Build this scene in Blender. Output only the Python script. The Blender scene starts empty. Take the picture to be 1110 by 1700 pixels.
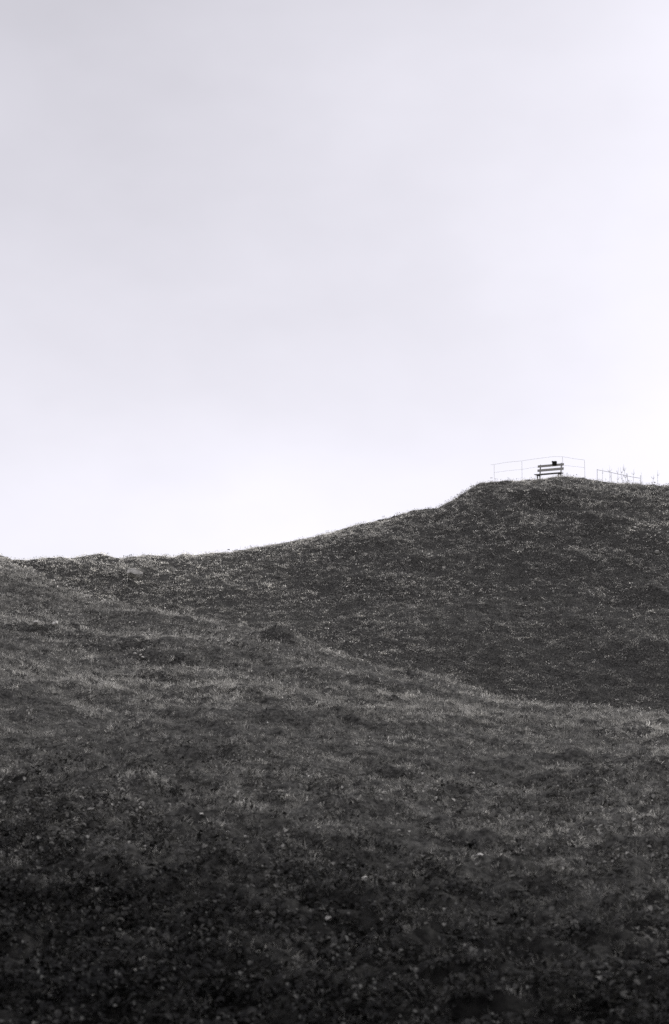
import bpy, math, random
import numpy as np
from mathutils import Vector, Matrix

sc = bpy.context.scene
R = math.radians
# ---------------------------------------------------------------- camera
PITCH = R(7.24)
cd = bpy.data.cameras.new('camera'); cam = bpy.data.objects.new('camera', cd)
sc.collection.objects.link(cam); sc.camera = cam
cd.sensor_fit = 'VERTICAL'; cd.sensor_height = 36.0; cd.lens = 50.0
cd.clip_start = 0.1; cd.clip_end = 9000
cam.location = (0, 0, 0); cam.rotation_euler = (R(90) + PITCH, 0, 0)
cd.dof.use_dof = True; cd.dof.focus_distance = 48.0; cd.dof.aperture_fstop = 2.8
# ---------------------------------------------------------------- sky, sun, exposure
SUN_AZ, SUN_EL = R(38), R(30)
w = bpy.data.worlds.new('World'); sc.world = w; w.use_nodes = True
nt = w.node_tree; nt.nodes.clear()
def N(t, tree=None, **k):
    n = (tree or nt).nodes.new(t)
    for a, b in k.items(): setattr(n, a, b)
    return n
def math_node(tree, op, a, b=None):
    m = tree.nodes.new('ShaderNodeMath'); m.operation = op
    for i, v in enumerate((a, b)):
        if v is None: continue
        if isinstance(v, (int, float)): m.inputs[i].default_value = v
        else: tree.links.new(v, m.inputs[i])
    return m.outputs[0]
sky = N('ShaderNodeTexSky', sky_type='NISHITA', sun_disc=False, sun_elevation=SUN_EL, sun_rotation=SUN_AZ)
sky.air_density = 1.0; sky.dust_density = 2.5; sky.ozone_density = 1.0
bw = N('ShaderNodeRGBToBW'); nt.links.new(sky.outputs[0], bw.inputs[0])
tc = N('ShaderNodeTexCoord')
mp = N('ShaderNodeMapping'); mp.inputs['Scale'].default_value = (1.0, 1.0, 1.7); mp.inputs['Rotation'].default_value = (0.25, 0.2, 0)
nt.links.new(tc.outputs['Generated'], mp.inputs[0])
nz = N('ShaderNodeTexNoise'); nz.inputs['Scale'].default_value = 3.3; nz.inputs['Detail'].default_value = 5; nz.inputs['Roughness'].default_value = 0.5
nt.links.new(mp.outputs[0], nz.inputs['Vector'])
cl = math_node(nt, 'MULTIPLY', math_node(nt, 'SUBTRACT', nz.outputs[0], 0.5), 2.8)
# a high thin overcast: most of the light is even cloud, part still the clear-sky gradient
sx_ = N('ShaderNodeSeparateXYZ'); nt.links.new(tc.outputs['Generated'], sx_.inputs[0])
low = math_node(nt, 'MULTIPLY', math_node(nt, 'MAXIMUM', math_node(nt, 'SUBTRACT', 0.5, sx_.outputs[2]), 0.0), 4.4)   # thinner, brighter cloud towards the horizon
lum = math_node(nt, 'ADD', math_node(nt, 'ADD', math_node(nt, 'MULTIPLY', bw.outputs[0], 0.20), 4.5), math_node(nt, 'ADD', cl, low))
tint = N('ShaderNodeVectorMath', operation='SCALE'); tint.inputs[0].default_value = (1.0, 0.985, 1.085)
nt.links.new(lum, tint.inputs['Scale'])
bg = N('ShaderNodeBackground'); bg.inputs['Strength'].default_value = 0.1235
nt.links.new(tint.outputs[0], bg.inputs[0])
wo = N('ShaderNodeOutputWorld'); nt.links.new(bg.outputs[0], wo.inputs[0])
sd = bpy.data.lights.new('sun', 'SUN'); sun = bpy.data.objects.new('sun', sd); sc.collection.objects.link(sun)
sd.energy = 1.5; sd.angle = R(11); sd.color = (1.0, 0.985, 0.96)
sdir = Vector((math.sin(SUN_AZ) * math.cos(SUN_EL), math.cos(SUN_AZ) * math.cos(SUN_EL), math.sin(SUN_EL)))
sun.rotation_euler = sdir.to_track_quat('Z', 'Y').to_euler()
sc.view_settings.view_transform = 'Standard'; sc.view_settings.look = 'None'
sc.view_settings.gamma = 1; sc.view_settings.exposure = 0.0
sc.render.engine = 'CYCLES'
sc.cycles.use_denoising = False
sc.cycles.max_bounces = 5; sc.cycles.diffuse_bounces = 3; sc.cycles.transparent_max_bounces = 4

# ---------------------------------------------------------------- helpers
F = 1700 / 36 * 50
def ray(u, v):
    """pixel of the photograph -> (azimuth, tangent of elevation)"""
    x, y = (u - 555) / F, (850 - v) / F
    cp, sp = math.cos(PITCH), math.sin(PITCH)
    Y = cp - y * sp; Z = sp + y * cp
    return math.atan2(x, Y), Z / math.hypot(x, Y)
def pix(X, Y, Z):
    cp, sp = math.cos(PITCH), math.sin(PITCH)
    d = Y * cp + Z * sp; up = -Y * sp + Z * cp
    return 555 + F * X / d, 850 - F * up / d
def at(u, v, r):
    a, t = ray(u, v)
    return Vector((r * math.sin(a), r * math.cos(a), r * t))
def tag(o, label=None, cat=None, group=None, kind=None):
    if label: o['label'] = label
    if cat: o['category'] = cat
    if group: o['group'] = group
    if kind: o['kind'] = kind
    return o
def empty(name, loc, rz=0, **k):
    o = bpy.data.objects.new(name, None); sc.collection.objects.link(o)
    o.location = loc; o.rotation_euler = (0, 0, rz); o.empty_display_size = 0.2
    return tag(o, **k)
def meshobj(name, verts, faces, mat, parent=None, smooth=False, link=True):
    me = bpy.data.meshes.new(name); me.from_pydata([tuple(v) for v in verts], [], faces)
    if smooth: me.polygons.foreach_set('use_smooth', [True] * len(me.polygons))
    me.materials.append(mat); me.update()
    o = bpy.data.objects.new(name, me)
    if link: sc.collection.objects.link(o)
    if parent: o.parent = parent
    return o
class MB:
    def __init__(s): s.v = []; s.f = []
    def box(s, lo, hi, bev=0.006, M=None):
        """box with bevelled edges"""
        import bmesh
        bm = bmesh.new(); bmesh.ops.create_cube(bm, size=1)
        for q in bm.verts: q.co = Vector([lo[i] + (q.co[i] + .5) * (hi[i] - lo[i]) for i in range(3)])
        if bev: bmesh.ops.bevel(bm, geom=list(bm.edges), offset=bev, segments=2, affect='EDGES')
        s.add(bm, M); return s
    def add(s, bm, M=None):
        b = len(s.v); bm.verts.index_update()
        for q in bm.verts: s.v.append(M @ q.co if M else q.co.copy())
        for q in bm.faces: s.f.append([b + x.index for x in q.verts])
        bm.free()
    def tube(s, pts, rad, n=6):
        pts = [Vector(p) for p in pts]
        if not hasattr(rad, '__len__'): rad = [rad] * len(pts)
        b = len(s.v)
        for i, p in enumerate(pts):
            d = (pts[min(i + 1, len(pts) - 1)] - pts[max(i - 1, 0)]).normalized()
            a = d.cross(Vector((0.13, 0.2, 1))); a = a.normalized() if a.length > 1e-3 else Vector((1, 0, 0))
            c = d.cross(a)
            for k in range(n):
                t = 2 * math.pi * k / n
                s.v.append(p + (a * math.cos(t) + c * math.sin(t)) * rad[i])
        for i in range(len(pts) - 1):
            for k in range(n):
                s.f.append([b + i * n + k, b + i * n + (k + 1) % n, b + (i + 1) * n + (k + 1) % n, b + (i + 1) * n + k])
        s.f.append([b + k for k in range(n)][::-1]); s.f.append([b + (len(pts) - 1) * n + k for k in range(n)])
        return s
    def build(s, name, mat, parent=None, smooth=False): return meshobj(name, s.v, s.f, mat, parent, smooth)

# ---------------------------------------------------------------- noise
_rs = np.random.RandomState(11)
_T = _rs.rand(16, 512, 512).astype(np.float32) * 2 - 1
def vn(x, y, k=0):
    xi = np.floor(x).astype(np.int64); yi = np.floor(y).astype(np.int64)
    fx = x - xi; fy = y - yi
    fx = fx * fx * fx * (fx * (fx * 6 - 15) + 10); fy = fy * fy * fy * (fy * (fy * 6 - 15) + 10)
    t = _T[k % 16]; a = xi & 511; b = yi & 511; a1 = (a + 1) & 511; b1 = (b + 1) & 511
    return (t[a, b] * (1 - fx) + t[a1, b] * fx) * (1 - fy) + (t[a, b1] * (1 - fx) + t[a1, b1] * fx) * fy
def fbm(x, y, k=0, o=4, g=.5):
    s = 0; am = 1
    for i in range(o):
        s = s + am * vn(x * 2 ** i + 17.3 * i, y * 2 ** i + 5.1 * i, k + i); am *= g
    return s
def sstep(x, a, b):
    t = np.clip((x - a) / (b - a), 0, 1); return t * t * (3 - 2 * t)

# ---------------------------------------------------------------- terrain
SKY = [(-160, 905), (0, 918), (20, 926), (40, 927), (86, 921), (125, 923), (166, 919), (202, 923), (217, 920), (247, 918), (288, 920), (303, 914), (323, 917),
       (383, 914), (429, 905), (479, 897), (545, 881), (600, 865), (651, 856), (686, 848), (729, 844), (752, 829), (777, 811), (802, 799),
       (832, 795), (873, 793), (903, 791), (923, 788), (954, 789), (984, 794), (1014, 799), (1055, 801), (1110, 804), (1250, 822)]
CR = [(-160, 900), (0, 925), (25, 936), (76, 958), (111, 981), (180, 1001), (252, 1012), (323, 1026), (394, 1038), (434, 1052), (469, 1061), (505, 1069), (560, 1081),
      (600, 1093), (651, 1110), (701, 1118), (752, 1133), (802, 1151), (853, 1161), (903, 1168), (979, 1172), (1055, 1176), (1110, 1181), (1250, 1190)]
azf = np.arange(-20, 20.001, 0.1)
azc = np.concatenate([np.arange(-180, -20, 2.0), azf, np.arange(22, 180.001, 2.0)])
az = np.radians(azc)
rr = [0.4]
while rr[-1] < 112: rr.append(rr[-1] + min(0.007 * rr[-1] + .002, 0.19))
rr = np.array(rr + list(np.geomspace(118, 6000, 40)))
sa = np.array([ray(*p)[0] for p in SKY]); st_ = np.array([ray(p[0], p[1] + 2)[1] for p in SKY])
ca = np.array([ray(*p)[0] for p in CR]); ct_ = np.array([ray(p[0], p[1] + 4)[1] for p in CR])
tf = np.interp(az, sa, st_); tcst = np.interp(az, ca, ct_)
U = 555 + F * np.tan(np.clip(az, -1.2, 1.2))
rc = np.interp(U, [-300, 0, 120, 300, 470, 750, 1110, 1500], [60, 54, 47, 41, 36, 31, 27, 24])
rf = np.interp(U, [-300, 0, 380, 730, 800, 930, 1110, 1500], [66, 66, 70, 74, 77, 79, 80, 82])
dep = np.interp(U, [-300, 0, 120, 250, 470, 750, 1110, 1500], [.3, .5, .9, 1.4, 1.9, 2.4, 3.0, 3.4])
zc = tcst * rc; zf = tf * rf
def profile(zc, zf):
    rv = rc + (rf - rc) * .34; zv = zc - dep
    rm = rv + (rf - rv) * .52; zm = zv + (zf - zv) * .47
    r6 = rc * .6; z6 = -1.56 + (zc + 1.56) * (r6 - 7) / (rc - 7) * .93
    o = np.ones_like(rc)
    K = [(.3 * o, -1.66 * o), (3 * o, -1.64 * o), (7 * o, -1.56 * o), (r6, z6), (rc, zc), (rv, zv), (rm, zm), (rf, zf), (rf + 3, zf + .05),
         (rf + 9, zf + .12), (rf + 45, zf - 14), (400 * o, -24 * o), (7000 * o, -40 * o)]
    X = np.stack([k[0] for k in K], 1); Y = np.stack([k[1] for k in K], 1)
    wgt = sstep(np.abs(azc), 24, 75)[:, None]
    gen = np.interp(X[0], [0, 3, 7, 30, 90, 400, 7000], [-1.66, -1.64, -1.62, -2.0, -4, -14, -40])
    X = X * (1 - wgt) + X[0][None] * wgt; Y = Y * (1 - wgt) + gen[None] * wgt
    h = np.diff(X, axis=1); d = np.diff(Y, axis=1) / h
    m = np.zeros_like(Y); m[:, 0] = d[:, 0]; m[:, -1] = d[:, -1]
    w1 = 2 * h[:, 1:] + h[:, :-1]; w2 = h[:, 1:] + 2 * h[:, :-1]
    same = d[:, :-1] * d[:, 1:] > 0
    with np.errstate(all='ignore'):
        hm = (w1 + w2) / (w1 / d[:, :-1] + w2 / d[:, 1:])
    m[:, 1:-1] = np.where(same, hm, 0)
    Z = np.zeros((len(az), len(rr)))
    for k in range(X.shape[1] - 1):
        x0 = X[:, k:k + 1]; hh = h[:, k:k + 1]; t = (rr[None] - x0) / hh
        msk = (t >= 0) & (t < 1); t = np.clip(t, 0, 1)
        e = (2 * t**3 - 3 * t**2 + 1) * Y[:, k:k + 1] + (t**3 - 2 * t**2 + t) * hh * m[:, k:k + 1] + (3 * t**2 - 2 * t**3) * Y[:, k + 1:k + 2] + (t**3 - t**2) * hh * m[:, k + 1:k + 2]
        Z = np.where(msk, e, Z)
    return Z
for it in range(5):
    Z = profile(zc, zf)
    T = Z / rr[None]
    nearm = rr[None] < (rc + (rf - rc) * .3)[:, None]
    zc = zc + (tcst - np.where(nearm & (rr[None] > 5), T, -9).max(1)) * rc * .9
    zf = zf + (tf - np.where(~nearm & (rr[None] < 100), T, -9).max(1)) * rf * .9
Z = profile(zc, zf)
PX = rr[None] * np.sin(az)[:, None]; PY = rr[None] * np.cos(az)[:, None]
def lookup(tab, a, r):
    ai = np.interp(a, az, np.arange(len(az))); ri = np.interp(r, rr, np.arange(len(rr)))
    i = np.clip(ai.astype(int), 0, len(az) - 2); j = np.clip(ri.astype(int), 0, len(rr) - 2)
    fa = ai - i; fr = ri - j
    return (tab[i, j] * (1 - fa) + tab[i + 1, j] * fa) * (1 - fr) + (tab[i, j + 1] * (1 - fa) + tab[i + 1, j + 1] * fa) * fr
def march(u, v, tab):
    """first hit of the ground along the ray through a photo pixel"""
    a, t = ray(u, v)
    r = np.linspace(3, 95, 9000); z = lookup(tab, np.full_like(r, a), r)
    hit = np.nonzero(z > r * t)[0]
    q = r[hit[0]] if len(hit) else 79.0
    return Vector((q * math.sin(a), q * math.cos(a), float(lookup(tab, np.array([a]), np.array([q]))[0])))
# mounds and hollows that show as such: (u, v, height, half width, near half depth, far half depth)
BASE = Z.copy()
FEAT = [(469, 1068, .34, .75, .28, .9), (232, 1080, .30, 1.5, .35, 1.6), (275, 1095, .22, .9, .3, 1.2), (330, 1130, .20, .9, .3, 1.2), (375, 1150, .18, .7, .3, .9),
        (190, 1305, .22, .7, .22, .7), (270, 1325, .18, .5, .16, .6), (100, 1290, .12, .7, .2, .7), (120, 1440, .15, .5, .16, .5), (230, 1455, .10, .4, .12, .4),
        (760, 1245, .16, .8, .3, .8), (945, 1250, .20, .8, .25, .9), (930, 1285, .16, .7, .22, .7), (1080, 1400, .20, .45, .14, .6), (760, 1380, .12, .6, .16, .6),
        (600, 1340, .12, .5, .18, .6), (1085, 1265, .16, .6, .2, .8), (960, 1225, .15, .8, .25, .9), (70, 1480, .12, .5, .15, .5),
        (45, 935, .30, 1.0, .4, 1.0), (135, 950, .45, 2.0, .5, 1.5), (212, 955, .35, .8, .4, .9), (303, 916, .30, .7, .5, .8), (165, 922, .22, 1.0, .5, 1.0), (220, 921, .25, .8, .4, .8),
        (255, 921, .2, .7, .4, .8), (120, 985, .15, .7, .3, .8), (150, 1003, .15, .8, .3, .8), (330, 985, .25, 1.2, .4, 1.2), (245, 1030, .25, 1.6, .4, 1.4), (340, 1028, .14, .8, .3, .8), (440, 915, .2, 1.2, .4, 1.2),
        (900, 838, -.40, .9, .5, .5), (893, 826, .28, 1.1, .3, .6), (935, 818, .22, .9, .3, .7), (1040, 828, .25, 1.2, .3, .9), (1075, 900, .3, 1.2, .5, 1.2), (985, 865, .22, 1.2, .3, 1.0), (1030, 930, .2, .9, .4, .9),
        (1085, 985, .35, 1.3, .4, 1.4), (1060, 1075, .35, 1.6, .5, 1.4), (940, 1030, .2, 1.2, .5, 1.0), (870, 880, .2, 1.5, .5, 1.2), (960, 935, .18, 1.3, .4, 1.0),
        (700, 930, .2, 1.8, .6, 1.4), (620, 900, .25, 2.0, .6, 1.6), (580, 960, .2, 1.5, .6, 1.2), (660, 975, .2, 1.4, .6, 1.2), (30, 1150, .22, .8, .25, .8), (20, 1040, .25, .9, .3, 1.0), (150, 1150, .2, .7, .22, .8), (90, 1060, .2, 1.0, .3, 1.0),
        (520, 1110, .14, .7, .2, .7), (640, 1130, .14, .6, .2, .8), (585, 1140, .12, .5, .18, .6), (480, 1190, .14, .6, .2, .7), (700, 1180, .14, .7, .2, .8), (860, 1200, .15, .8, .25, .8)]
for (u, v, h, sx, sn, sf) in FEAT:
    p = march(u, v, BASE)
    dx = PX - p.x; dy = PY - p.y
    wob = .35 * vn(dx / sx * 1.7 + u, dy / sf * 1.7 + v, 3)
    Z += (.4 if v < 1045 and u < 450 else 1.15 if v < 1140 else .6) * h * np.exp(-(dx / sx)**2) * np.where(dy < 0, np.exp(-(dy / sn)**2), np.exp(-(dy / sf)**2)) * (1 + wob)
bench_p = at(913, 787, 81.2)
calm = (1 - .45 * (rr[None] > 58) * sstep(-PX, -6, 2)) * (1 - .85 * np.exp(-((PX - bench_p.x)**2 + (PY - bench_p.y)**2) / 3.5**2))
fade = sstep(PY * 0 + rr[None], 1.5, 7) * calm * (1 - sstep(rr[None] + 0 * PX, 100, 200))
warpx = PX + .8 * fbm(PX / 3, PY / 3, 5, 2)
warpy = PY + .8 * fbm(PX / 3 + 9, PY / 3, 6, 2)
terr = 1 - np.abs(fbm(warpx / 1.9, warpy / .55, 1, 3)) * 1.6            # little grazing terraces, long across the slope
terr2 = 1 - np.abs(fbm(warpx / .55 + 7, warpy / .22, 8, 2)) * 1.6
Z += fade * (((.15 - .05 * (rr[None] < 58)) * fbm(PX / 5.5, PY / 4.5, 0, 3) + .085 * terr * (.4 + .6 * sstep(fbm(PX / 6, PY / 6, 9, 2), -.5, .6)) + .05 * terr2
             + .06 * fbm(PX / .42, PY / .28, 4, 4))) - fade * .11
def ground_z(x, y): return float(lookup(Z, np.array([math.atan2(x, y)]), np.array([math.hypot(x, y)]))[0])

# materials --------------------------------------------------------
def new_mat(name):
    m = bpy.data.materials.new(name); m.use_nodes = True; t = m.node_tree
    return m, t, t.nodes['Principled BSDF']
def noise_mat(name, c0, c1, scale=8, rough=.9, bump=.3, detail=6, spec=.3, metallic=0):
    m, t, b = new_mat(name)
    tc = N('ShaderNodeTexCoord', t); n = N('ShaderNodeTexNoise', t); n.inputs['Scale'].default_value = scale; n.inputs['Detail'].default_value = detail
    t.links.new(tc.outputs['Object'], n.inputs['Vector'])
    r = N('ShaderNodeValToRGB', t); r.color_ramp.elements[0].position = .35; r.color_ramp.elements[1].position = .65
    r.color_ramp.elements[0].color = (*c0, 1); r.color_ramp.elements[1].color = (*c1, 1)
    t.links.new(n.outputs[0], r.inputs[0]); t.links.new(r.outputs[0], b.inputs['Base Color'])
    b.inputs['Roughness'].default_value = rough; b.inputs['Specular IOR Level'].default_value = spec; b.inputs['Metallic'].default_value = metallic
    bp = N('ShaderNodeBump', t); bp.inputs['Strength'].default_value = bump; bp.inputs['Distance'].default_value = .02
    t.links.new(n.outputs[0], bp.inputs['Height']); t.links.new(bp.outputs[0], b.inputs['Normal'])
    return m
g = lambda x, w_=1.0: (x * 1.03, x * w_, x * .91)
M_soil = noise_mat('soil', g(.02), g(.10), 16, .95, 1.0, 12, .1)
# damp earth at the foot, shade of the leaf gaps painted in; dry thatch higher up
_t = M_soil.node_tree; _b = _t.nodes['Principled BSDF']; _src = _b.inputs['Base Color'].links[0].from_socket
_g = N('ShaderNodeNewGeometry', _t); _s = N('ShaderNodeSeparateXYZ', _t); _t.links.new(_g.outputs['Position'], _s.inputs[0])
_m = N('ShaderNodeMapRange', _t); _t.links.new(_s.outputs[1], _m.inputs[0])
for _i, _v in ((1, 7.0), (2, 14.0), (3, .06), (4, 1.0)): _m.inputs[_i].default_value = _v
_x = N('ShaderNodeVectorMath', _t, operation='SCALE'); _t.links.new(_src, _x.inputs[0]); _t.links.new(_m.outputs[0], _x.inputs['Scale']); _t.links.new(_x.outputs[0], _b.inputs['Base Color'])
M_wood = noise_mat('weathered_wood', g(.28), g(.4), 20, .85, .4)
M_metal = noise_mat('dark_metal', g(.05), g(.08), 30, .6, .1, spec=.5)
M_rail = noise_mat('galvanised_rail', g(.5), g(.6), 30, .5, .1, spec=.5, metallic=.3)
M_bag = noise_mat('black_cloth', g(.012), g(.022), 25, .95, .5)
M_stone = noise_mat('limestone', g(.3), g(.6), 6, .9, .7)
M_pale = noise_mat('pale_chalk_stone', g(.5), g(.75), 12, .9, .5)
M_twig = noise_mat('dry_twig', g(.07), g(.14), 20, .9, .2)
def leafy(name, mul, transl, spec=.04):
    m = bpy.data.materials.new(name); m.use_nodes = True; t = m.node_tree; t.nodes.clear()
    a = N('ShaderNodeAttribute', t); a.attribute_type = 'INSTANCER'; a.attribute_name = 'tone'
    b = N('ShaderNodeAttribute', t); b.attribute_type = 'GEOMETRY'; b.attribute_name = 'blade'
    v = math_node(t, 'MULTIPLY', math_node(t, 'MULTIPLY', a.outputs['Fac'], b.outputs['Fac']), mul)
    c = N('ShaderNodeCombineColor', t)
    t.links.new(math_node(t, 'MULTIPLY', v, 1.03), c.inputs[0]); t.links.new(v, c.inputs[1]); t.links.new(math_node(t, 'MULTIPLY', v, .905), c.inputs[2])
    d = N('ShaderNodeBsdfDiffuse', t); tr = N('ShaderNodeBsdfTranslucent', t); gl = N('ShaderNodeBsdfGlossy', t); gl.inputs['Roughness'].default_value = .45
    t.links.new(c.outputs[0], d.inputs[0]); t.links.new(c.outputs[0], tr.inputs[0]); gl.inputs[0].default_value = (.6, .6, .6, 1)
    m1 = N('ShaderNodeMixShader', t); m1.inputs[0].default_value = transl; t.links.new(d.outputs[0], m1.inputs[1]); t.links.new(tr.outputs[0], m1.inputs[2])
    m2 = N('ShaderNodeMixShader', t); m2.inputs[0].default_value = spec; t.links.new(m1.outputs[0], m2.inputs[1]); t.links.new(gl.outputs[0], m2.inputs[2])
    o = N('ShaderNodeOutputMaterial', t); t.links.new(m2.outputs[0], o.inputs[0])
    return m
M_grass = leafy('grass_blades', 1.0, .42)
M_herb = leafy('herb_leaves', 1.0, .2, .03)
M_litter = leafy('fallen_leaf', 1.0, .1)

# ground sheet ------------------------------------------------------
na, nr = Z.shape
V = np.stack([PX, PY, Z], 2).reshape(-1, 3)
ii, jj = np.meshgrid(np.arange(na - 1), np.arange(nr - 1), indexing='ij')
q = (ii * nr + jj).ravel(); FQ = np.stack([q, q + 1, q + nr + 1, q + nr], 1)
FQ = FQ[:, ::-1]
me = bpy.data.meshes.new('hillside')
me.vertices.add(len(V)); me.vertices.foreach_set('co', V.ravel())
me.loops.add(FQ.size); me.loops.foreach_set('vertex_index', FQ.ravel().astype(np.int32))
me.polygons.add(len(FQ)); me.polygons.foreach_set('loop_start', np.arange(0, FQ.size, 4, dtype=np.int32)); me.polygons.foreach_set('loop_total', np.full(len(FQ), 4, np.int32))
me.polygons.foreach_set('use_smooth', np.ones(len(FQ), bool))
me.update(); me.validate(); me.materials.append(M_soil)
hill = bpy.data.objects.new('hillside', me); sc.collection.objects.link(hill); tag(hill, kind='structure')
if me.polygons[len(me.polygons) // 2].normal.z < 0: me.flip_normals()

# ---------------------------------------------------------------- vegetation clumps
rnd = random.Random(5)
def with_blade(o, vals):
    at_ = o.data.attributes.new('blade', 'FLOAT', 'POINT'); at_.data.foreach_set('value', vals); return o
def grass_clump(n, spread, hmin, hmax, wd, lean, straw):
    v = []; f = []; bl = []
    for i in range(n):
        a = rnd.uniform(0, 6.283); rad = spread * math.sqrt(rnd.random())
        x, y = rad * math.cos(a), rad * math.sin(a)
        h = rnd.uniform(hmin, hmax); la = a + rnd.uniform(-1.3, 1.3); ln = lean * rnd.uniform(.4, 1.5)
        tw = rnd.uniform(0, 6.283); wv = Vector((math.cos(tw), math.sin(tw), 0)) * wd * rnd.uniform(.6, 1.3)
        dark = rnd.uniform(.7, 1.25)
        if rnd.random() < straw: dark = rnd.uniform(1.5, 2.4); h *= 1.1
        b = len(v); p = Vector((x, y, -.02)); th = rnd.uniform(0, .3)
        for k in range(4):
            s = (1, .85, .55, .06)[k]
            v += [p - wv * s, p + wv * s]; bl += [dark * (.8 + .12 * k)] * 2
            d = Vector((math.cos(la) * math.sin(th), math.sin(la) * math.sin(th), math.cos(th)))
            p = p + d * h / 3; th += ln
        for k in range(3): f.append([b + 2 * k, b + 2 * k + 1, b + 2 * k + 3, b + 2 * k + 2])
    return v, f, bl
def herb_clump(n, spread, size):
    v = []; f = []; bl = []
    for i in range(n):
        a = rnd.uniform(0, 6.283); rad = spread * math.sqrt(rnd.random())
        c = Vector((rad * math.cos(a), rad * math.sin(a), rnd.uniform(.005, .085)))
        s = size * rnd.uniform(.5, 1.25)
        R_ = Matrix.Rotation(rnd.uniform(0, 6.283), 3, 'Z') @ Matrix.Rotation(rnd.gauss(0, .5), 3, 'X') @ Matrix.Rotation(rnd.gauss(0, .35), 3, 'Y')
        dark = rnd.uniform(.6, 1.3)
        if rnd.random() < .08: dark = rnd.uniform(1.7, 2.7)
        b = len(v)
        out = [(0, -.5), (.22, -.3), (.32, 0), (.24, .3), (0, .55), (-.24, .3), (-.32, 0), (-.22, -.3)]
        v.append(c + R_ @ Vector((0, 0, -.04 * s))); bl.append(dark)
        for (ox, oy) in out:
            v.append(c + R_ @ Vector((ox * s, oy * s, (abs(ox) * .35 - oy * oy * .5) * s))); bl.append(dark)
        for k in range(8): f.append([b, b + 1 + k, b + 1 + (k + 1) % 8])
    return v, f, bl
def clump_coll(name, specs, mat):
    co = bpy.data.collections.new(name)
    for i, (v, f, bl) in enumerate(specs):
        o = meshobj('%s_%02d' % (name, i), v, f, mat, link=False); with_blade(o, bl); co.objects.link(o)
    return co
def scatter(name, coll, ncoll, P, rot, scl, tone, label, cat, kind='stuff'):
    n = len(P); me = bpy.data.meshes.new(name); me.vertices.add(n); me.vertices.foreach_set('co', P.astype(np.float32).ravel())
    def A(nm, ty, val, key):
        x = me.attributes.new(nm, ty, 'POINT'); x.data.foreach_set(key, val)
    A('rot', 'FLOAT_VECTOR', rot.astype(np.float32).ravel(), 'vector'); A('scl', 'FLOAT', scl.astype(np.float32), 'value')
    A('tone', 'FLOAT', tone.astype(np.float32), 'value'); A('idx', 'INT', np.random.RandomState(n).randint(0, ncoll, n).astype(np.int32), 'value')
    o = bpy.data.objects.new(name, me); sc.collection.objects.link(o); tag(o, label, cat, kind=kind)
    ng = bpy.data.node_groups.new(name, 'GeometryNodeTree')
    ng.interface.new_socket('Geometry', in_out='INPUT', socket_type='NodeSocketGeometry'); ng.interface.new_socket('Geometry', in_out='OUTPUT', socket_type='NodeSocketGeometry')
    gi = ng.nodes.new('NodeGroupInput'); go = ng.nodes.new('NodeGroupOutput')
    ci = ng.nodes.new('GeometryNodeCollectionInfo'); ci.inputs['Collection'].default_value = coll; ci.inputs['Separate Children'].default_value = True; ci.inputs['Reset Children'].default_value = True
    ip = ng.nodes.new('GeometryNodeInstanceOnPoints'); ip.inputs['Pick Instance'].default_value = True
    def attr(nm, ty):
        a = ng.nodes.new('GeometryNodeInputNamedAttribute'); a.data_type = ty; a.inputs['Name'].default_value = nm
        return [s for s in a.outputs if s.enabled and s.name == 'Attribute'][0]
    L = ng.links.new
    L(gi.outputs[0], ip.inputs['Points']); L(ci.outputs[0], ip.inputs['Instance']); L(attr('idx', 'INT'), ip.inputs['Instance Index'])
    e2r = ng.nodes.new('FunctionNodeEulerToRotation'); L(attr('rot', 'FLOAT_VECTOR'), e2r.inputs[0]); L(e2r.outputs[0], ip.inputs['Rotation'])
    L(attr('scl', 'FLOAT'), ip.inputs['Scale']); L(ip.outputs[0], go.inputs[0])
    md = o.modifiers.new('scatter', 'NODES'); md.node_group = ng
    return o
def sample(r0, r1, dens, seed, halfdeg=19, keep=None):
    """random points over the ground, dens per square metre"""
    rs = np.random.RandomState(seed); ha = R(halfdeg)
    n = int(ha * (r1**2 - r0**2) * dens * 1.7)
    r = np.sqrt(rs.uniform(r0**2, r1**2, n)); a = rs.uniform(-ha, ha, n)
    rfa = np.interp(a, az, rf); ok = r < rfa + 7
    slope = (lookup(Z, a, r + .12) - lookup(Z, a, r - .12)) / .24       # banks that face the valley carry more per square metre of plan
    ok &= rs.rand(n) < np.clip(.59 + slope * .55, .35, 1)
    if keep is not None: ok &= rs.rand(n) < keep(r * np.sin(a), r * np.cos(a), r)
    r, a = r[ok], a[ok]
    x, y = r * np.sin(a), r * np.cos(a)
    return np.stack([x, y, lookup(Z, a, r)], 1), r, rs
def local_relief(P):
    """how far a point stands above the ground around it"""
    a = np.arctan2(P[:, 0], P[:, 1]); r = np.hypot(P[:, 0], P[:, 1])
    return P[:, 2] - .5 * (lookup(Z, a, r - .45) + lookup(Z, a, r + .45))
herbzone = lambda x, y, r: 1 - sstep(r + .9 * x + 2.0 * fbm(x / 2.2, y / 2.2, 2, 3), 6, 14)
patch = lambda x, y: fbm(x / 2.6, y / 1.7, 10, 4)                    # drier and greener patches of sward

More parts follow.
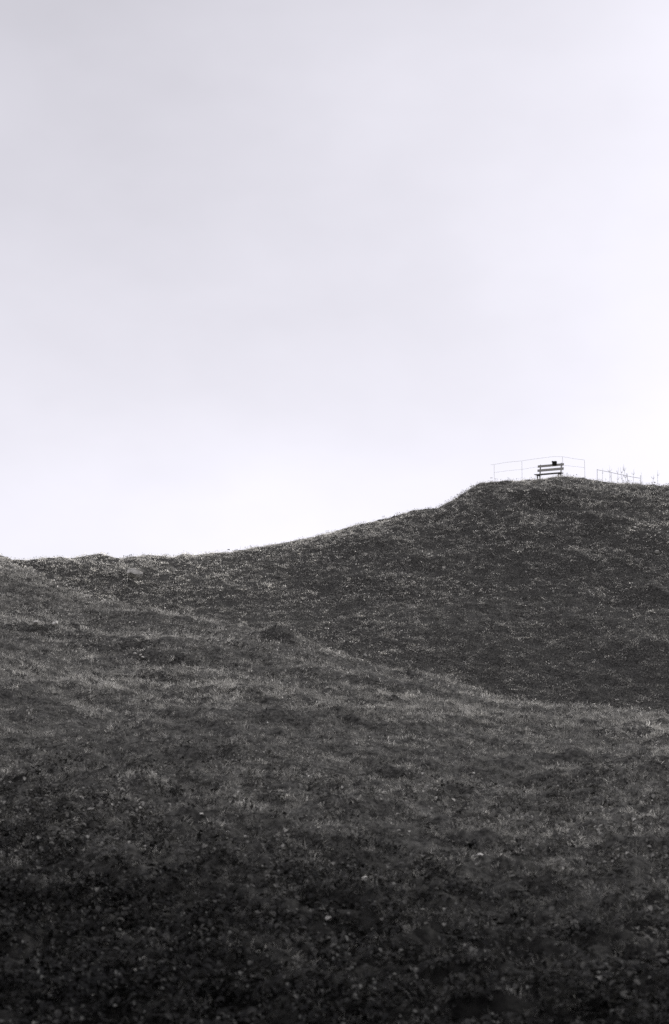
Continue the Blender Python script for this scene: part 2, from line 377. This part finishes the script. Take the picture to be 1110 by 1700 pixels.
c_near = clump_coll('fine_grass', [grass_clump(36, .085, .025, .065, .0017, .75, .12) for _ in range(8)], M_grass)
c_mid = clump_coll('meadow_grass', [grass_clump(30, .13, .03, .085, .0035, .75, .12) for _ in range(8)], M_grass)
c_far = clump_coll('hill_grass', [grass_clump(26, .20, .03, .09, .007, .8, .10) for _ in range(8)], M_grass)
c_tus = clump_coll('tussock', [grass_clump(90, .13, .10, .22, .004, .45, .08) for _ in range(5)], M_grass)
c_herb = clump_coll('herb_clump', [herb_clump(16, .085, .042) for _ in range(8)], M_herb)
c_low = clump_coll('low_herb', [herb_clump(14, .10, .030) for _ in range(8)], M_herb)
def rots(rs, n, tilt=.3): return np.stack([rs.normal(0, tilt, n), rs.normal(0, tilt, n), rs.uniform(0, 6.283, n)], 1)
def tones(P, rs, base, contrast=.32, jit=.42):
    a_ = np.arctan2(P[:, 0], P[:, 1]); r_ = np.hypot(P[:, 0], P[:, 1])
    brow = .65 * np.exp(-(np.minimum(r_ - np.interp(a_, az, rf), 0) / 1.6)**2) * (r_ > 55) + .65 * np.exp(-((r_ - np.interp(a_, az, rc)) / 2.0)**2)   # pale grass on the two brows, their backlit rim painted into the tone
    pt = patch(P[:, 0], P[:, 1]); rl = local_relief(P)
    # paler up the slopes and out to the left; shade painted in behind the near crest
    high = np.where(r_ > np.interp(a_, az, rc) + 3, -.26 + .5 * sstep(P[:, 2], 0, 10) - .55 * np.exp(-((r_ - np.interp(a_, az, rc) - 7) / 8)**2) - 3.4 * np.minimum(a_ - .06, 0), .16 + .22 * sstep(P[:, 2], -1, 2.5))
    small = fbm(P[:, 0] / .42, P[:, 1] / .3, 13, 2)
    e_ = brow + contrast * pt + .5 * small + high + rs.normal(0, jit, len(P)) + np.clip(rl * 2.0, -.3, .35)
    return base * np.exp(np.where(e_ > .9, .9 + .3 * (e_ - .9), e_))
holes = lambda x, y, k=1.0: np.where(fbm(x / (.26 * k), y / (.12 * k), 7, 3) > -.45, 1, .15)
G_T = .25
P, r, rs = sample(3.5, 26, 100, 1, keep=lambda x, y, r: (1 - .9 * herbzone(x, y, r)) * holes(x, y))
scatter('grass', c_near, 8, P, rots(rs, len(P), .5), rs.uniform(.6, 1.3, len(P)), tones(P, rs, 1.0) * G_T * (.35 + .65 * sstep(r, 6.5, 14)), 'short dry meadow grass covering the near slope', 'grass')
P, r, rs = sample(22, 48, 38, 2, keep=lambda x, y, r: holes(x, y, 1.5))
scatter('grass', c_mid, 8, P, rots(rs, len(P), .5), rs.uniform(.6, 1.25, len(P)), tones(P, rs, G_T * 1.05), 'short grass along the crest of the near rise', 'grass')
P, r, rs = sample(44, 90, 22, 3, keep=lambda x, y, r: holes(x, y, 2.4))
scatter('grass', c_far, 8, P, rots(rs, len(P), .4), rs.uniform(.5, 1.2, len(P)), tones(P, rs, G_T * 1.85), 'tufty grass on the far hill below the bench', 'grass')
# tussocks: darker, standing clumps, few and in drifts
P, r, rs = sample(9, 78, 1.3, 21, keep=lambda x, y, r: sstep(fbm(x / 2.5, y / 1.6, 4, 3), .05, .8) * (r < np.interp(np.arctan2(x, y), az, rf) - 2.5))
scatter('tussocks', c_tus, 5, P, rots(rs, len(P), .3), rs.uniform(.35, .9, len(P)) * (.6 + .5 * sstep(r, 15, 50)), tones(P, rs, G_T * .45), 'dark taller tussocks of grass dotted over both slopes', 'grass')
# leafy ground cover: dense and dark at the foot of the slope, thinning into the turf
P, r, rs = sample(3.5, 18, 150, 4, keep=lambda x, y, r: (.12 + .88 * herbzone(x, y, r)) * np.where(fbm(x / .17, y / .11, 7, 3) > -.4, 1, .4))
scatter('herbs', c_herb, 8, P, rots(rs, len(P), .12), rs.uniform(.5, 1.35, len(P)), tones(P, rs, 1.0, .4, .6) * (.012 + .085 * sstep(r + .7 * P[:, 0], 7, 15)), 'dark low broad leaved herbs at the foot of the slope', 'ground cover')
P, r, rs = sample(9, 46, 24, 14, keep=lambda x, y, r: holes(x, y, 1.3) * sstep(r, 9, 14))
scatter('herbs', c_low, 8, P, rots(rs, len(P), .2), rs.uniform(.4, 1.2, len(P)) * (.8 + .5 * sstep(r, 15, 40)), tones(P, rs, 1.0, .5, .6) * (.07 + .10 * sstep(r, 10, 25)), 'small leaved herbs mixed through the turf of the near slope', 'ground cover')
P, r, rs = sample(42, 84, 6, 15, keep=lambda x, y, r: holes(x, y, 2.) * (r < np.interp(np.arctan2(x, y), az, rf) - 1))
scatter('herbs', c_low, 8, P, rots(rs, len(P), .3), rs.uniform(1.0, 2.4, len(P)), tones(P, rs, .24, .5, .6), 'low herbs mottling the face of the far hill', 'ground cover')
# fallen pale leaves
lv = []
for i in range(4):
    v, f, bl = herb_clump(1, .0, .05); lv.append((v, f, [1.0] * len(bl)))
c_leaf = clump_coll('dead_leaf', lv, M_litter)
P, r, rs = sample(7, 34, 1.0, 6); P[:, 2] += .035
scatter('fallen_leaves', c_leaf, 4, P, rots(rs, len(P), .35), rs.uniform(.4, 1.0, len(P)), rs.uniform(.15, .5, len(P)), 'small pale dead leaves littered over the near grass', 'leaves')
P, r, rs = sample(44, 80, 1.5, 7, keep=lambda x, y, r: (r < np.interp(np.arctan2(x, y), az, rf) - 2) * sstep(fbm(x / 3, y / 3, 12, 3), -.1, .7)); P[:, 2] += .08
scatter('pale_weeds', c_leaf, 4, P, rots(rs, len(P), .4), rs.uniform(1.4, 3.4, len(P)), rs.uniform(.14, .4, len(P)), 'pale weed leaves flecking the far hillside', 'weeds')

# ---------------------------------------------------------------- park bench on the summit
TH = R(31)
zg = bench_p.z - .45
bench = empty('park_bench', (bench_p.x, bench_p.y, zg), -TH, label='dark slatted wooden park bench on the hilltop in front of the railing', cat='bench')
# local axes: x along the bench, -y the side one sits on, z up
L_ = .80
def slat(name, x0, x1, yc, zc_, dy, dz, tilt=0):
    m = MB(); Mx = Matrix.Translation((0, yc, zc_)) @ Matrix.Rotation(tilt, 4, 'X')
    m.box((x0, -dy / 2, -dz / 2), (x1, dy / 2, dz / 2), .006, Mx); return m
mseat = MB()
for k in range(3): mseat.box((-L_ - .02, -.40 + k * .14, .415), (L_ + .02, -.29 + k * .14, .455), .006)
mseat.build('seat', M_wood, bench)
slat('backrest_slat', -L_, L_, .072, .715, .035, .145, -.16).build('backrest_slat', M_wood, bench)
slat('backrest_slat', -L_, L_, .118, .965, .035, .135, -.16).build('backrest_slat', M_wood, bench)
for s in (-1, 1):
    m = MB(); x = s * .64
    def bar(p, q_, t, m=m, x=x):
        p = Vector((x, *p)); q_ = Vector((x, *q_)); d = q_ - p
        Mx = Matrix.Translation(p) @ d.to_track_quat('Z', 'X').to_matrix().to_4x4()
        m.box((-t / 2, -.03, 0), (t / 2, .03, d.length), .006, Mx)
    bar((.00, -.12), (.045, .46), .05); bar((.04, .44), (.15, 1.06), .05)
    bar((-.36, -.12), (-.34, .40), .05)
    m.box((x - .024, -.40, .355), (x + .024, .06, .412), .006)
    m.build('side_frame', M_metal, bench)

# bag perched on the top slat
bp_ = bench.matrix_basis @ Vector((.24, .09, 1.0))
bag = empty('bag', bp_, -TH + .1, label='small dark box shaped bag perched on the top slat of the bench', cat='bag')
m = MB(); m.box((-.125, -.08, -.055), (.125, .10, .165), .028); m.build('body', M_bag, bag)
m = MB(); m.box((-.135, -.09, .10), (.132, .11, .185), .025); m.build('flap', M_bag, bag)
m = MB(); m.tube([(-.14, 0, .11), (-.155, 0, .17), (-.14, 0, .21), (-.10, 0, .20), (-.07, 0, .175)], .012); m.build('handle', M_bag, bag)
m = MB(); m.box((-.09, -.12, -.045), (.10, -.075, .07), .015); m.build('pocket', M_bag, bag)

# ---------------------------------------------------------------- railing round the viewpoint
RF = [(820, 772, 785, 83.2), (866, 766, 780, 82.8), (933.5, 758.5, 772.5, 82.2), (970, 764, 776, 82.6)]
p0 = at(866, 790, 82.8)
rail = empty('railing', (p0.x, p0.y, ground_z(p0.x, p0.y)), 0, label='thin pale two bar metal railing curving round the hilltop behind the bench', cat='railing')
inv = Matrix.Translation(-rail.location)
def post(u, vt, r, rad=.009, parent=rail, mat=M_rail, O=None):
    t = at(u, vt, r); gz = ground_z(t.x, t.y)
    m = MB(); m.tube([Vector((t.x, t.y, gz - .1)) - O, t - O], rad, 8); m.build('post', mat, parent)
    return t.z - gz
for (u, vt, vb, r) in RF: print('railing post height', round(post(u, vt, r, O=rail.location), 2))
def railbar(pts, rad, parent, mat, O, name='rail'):
    m = MB(); m.tube([at(*p) - O for p in pts], rad, 8); return m.build(name, mat, parent)
railbar([(814.5, 771.5, 83.3), (820, 771.2, 83.2), (840, 767.5, 83.1), (866, 765.2, 82.8), (890, 761.5, 82.4), (918, 758.0, 82.2), (935, 758.3, 82.2), (952, 761.4, 82.4), (970, 763.6, 82.6)], .0065, rail, M_rail, rail.location)
railbar([(820, 784.6, 83.25), (843, 781.4, 83.15), (866, 779.2, 82.85), (890, 775.4, 82.45), (918, 772.6, 82.25), (936, 772.6, 82.25), (970, 776.2, 82.65)], .0055, rail, M_rail, rail.location)

# low broken wire fence and bare stalks to the right
p0 = at(991, 790, 83); p0.z = ground_z(p0.x, p0.y)
wf = empty('wire_fence', p0, 0, label='low sagging wire strand on short leaning stakes, right of the bench', cat='fence')
for (u, vt, du, ra) in ((991, 779, 0, .011), (1014, 783.5, 1, .010), (1040, 786, 5, .013), (1063, 789, -1, .011)):
    t = at(u, vt, 82.5); b = at(u + du, vt + 18, 82.5); b.z = ground_z(b.x, b.y) - .1
    m = MB(); m.tube([b - wf.location, t - wf.location], ra, 7); m.build('stake', M_twig, wf)
railbar([(991, 779.8, 82.5), (1000, 781.6, 82.5), (1014, 784.3, 82.5), (1026, 787, 82.5), (1040, 790, 82.5), (1052, 792.3, 82.5), (1062.5, 794, 82.5)], .011, wf, M_twig, wf.location, 'wire')
def stalk(u, vt, label, seed, lean=0., spread=.18, nb=9):
    rn = random.Random(seed)
    base = at(u, vt + 20, 82.0 + rn.uniform(-.6, .6)); base.z = ground_z(base.x, base.y) - .03
    top = at(u, vt, math.hypot(base.x, base.y)); H = max(.3, top.z - base.z)
    m = MB(); ax = [Vector((lean * t * H + rn.uniform(-.015, .015), rn.uniform(-.02, .02), H * t)) for t in (0, .25, .5, .75, 1)]
    m.tube(ax, [.009, .008, .007, .005, .003], 6)
    for k in range(nb):
        ks = rn.choice((1, 2, 3)); p = ax[ks]; a = rn.uniform(0, 6.28); s = spread * rn.uniform(.5, 1.2)
        q1 = p + Vector((math.cos(a) * s * .6, math.sin(a) * s * .6, s * .5)); q2 = q1 + Vector((math.cos(a) * s * .3, math.sin(a) * s * .3, s * .7))
        m.tube([p, q1, q2], [.006, .005, .003], 5)
    o = m.build('dry_weed', M_twig); o.location = base
    tag(o, label, 'weed', 'bare weeds behind the right end of the hilltop')
for i, (u, vt, lab, ln, sp, nb) in enumerate([
        (999, 778, 'tiny bare weed stalk just right of the first fence stake', .05, .10, 4),
        (1012, 773, 'thin upright dry weed beside the second fence stake', .0, .14, 9),
        (1023, 776, 'spindly branched dry weed midway along the low wire', .1, .16, 9),
        (1034, 776, 'narrow dry weed left of the tallest weed', -.1, .14, 7),
        (1041, 771, 'tallest bare dry weed, in the middle of the sagging wire', -.12, .22, 14),
        (1051, 779, 'single dry stem left of the end stake', .03, .12, 6),
        (1065, 784, 'short dry weed at the end of the sagging wire', .0, .12, 5),
        (1080, 788, 'low twiggy weed beyond the end of the wire', .2, .16, 8),
        (1092, 781, 'lone upright dry weed nearest the right edge', .0, .14, 8)]):
    stalk(u, vt, lab, 40 + i, ln, sp, nb)

# ---------------------------------------------------------------- stones
def stone(u, v, size, label, mat, seed, flat=.6, sink=.25, name='stone'):
    import bmesh
    p = march(u, v + 6, Z)
    bm = bmesh.new(); bmesh.ops.create_icosphere(bm, subdivisions=3, radius=1)
    rn = random.Random(seed); cuts = [(Vector((rn.gauss(0, 1), rn.gauss(0, 1), rn.gauss(0, 1))).normalized(), rn.uniform(.55, .85)) for _ in range(9)]
    for q_ in bm.verts:
        c = q_.co
        for n_, d in cuts[:]:
            e = c.dot(n_) - d
            if e > 0: c = c - n_ * e
        c = c * (1 + .05 * float(vn(np.array([c.x * 4 + seed]), np.array([c.y * 4 + c.z * 3]), 2)[0]))
        q_.co = Vector((c.x * size, c.y * size * .8, c.z * size * flat))
    m = MB(); m.add(bm); o = m.build(name, mat)
    o.location = p + Vector((0, 0, size * flat * (1 - sink) + (.02 if p.y < 24 else .06))); o.rotation_euler = (rn.uniform(-.3, .3), rn.uniform(-.3, .3), rn.uniform(0, 6))
    tag(o, label, 'stone'); return o
stone(222, 957, .40, 'grey boulder with a dark undercut below the left skyline', M_stone, 7, .55, -.1, 'boulder')
for i, (u, v, s, lab) in enumerate([
        (797, 1421, .028, 'pale pebble on the grass, lower right of centre'),
        (604, 1462, .035, 'flat white stone in the dark foreground, lower centre'),
        (334, 1352, .024, 'white pebble below the dark hollow at lower left'),
        (444, 1198, .028, 'tiny white pebble in mid slope below the grassy knob'),
        (545, 1527, .028, 'pale pebble among dark leaves near the bottom centre'),
        (233, 1089, .05, 'leftmost white stone of three on the shaded bank at left'),
        (224, 1086, .045, 'white stone at the left end of the shaded bank cluster'),
        (236, 1092, .045, 'white stone in the cluster, right of its neighbours'),
        (1090, 915, .16, 'pale stone on the far hillside at the right edge'),
        (901, 1033, .06, 'tiny white stone low on the far hill face'),
        (1026, 1359, .024, 'white pebble on the right-hand slope above the ledge'),
        (60, 1036, .10, 'pale chalk patch stone at left edge of the near slope'),
        (92, 1037, .10, 'long pale stone right of the left-edge chalk stone')]):
    stone(u, v, s, lab, M_pale, 20 + i, .5, .0)
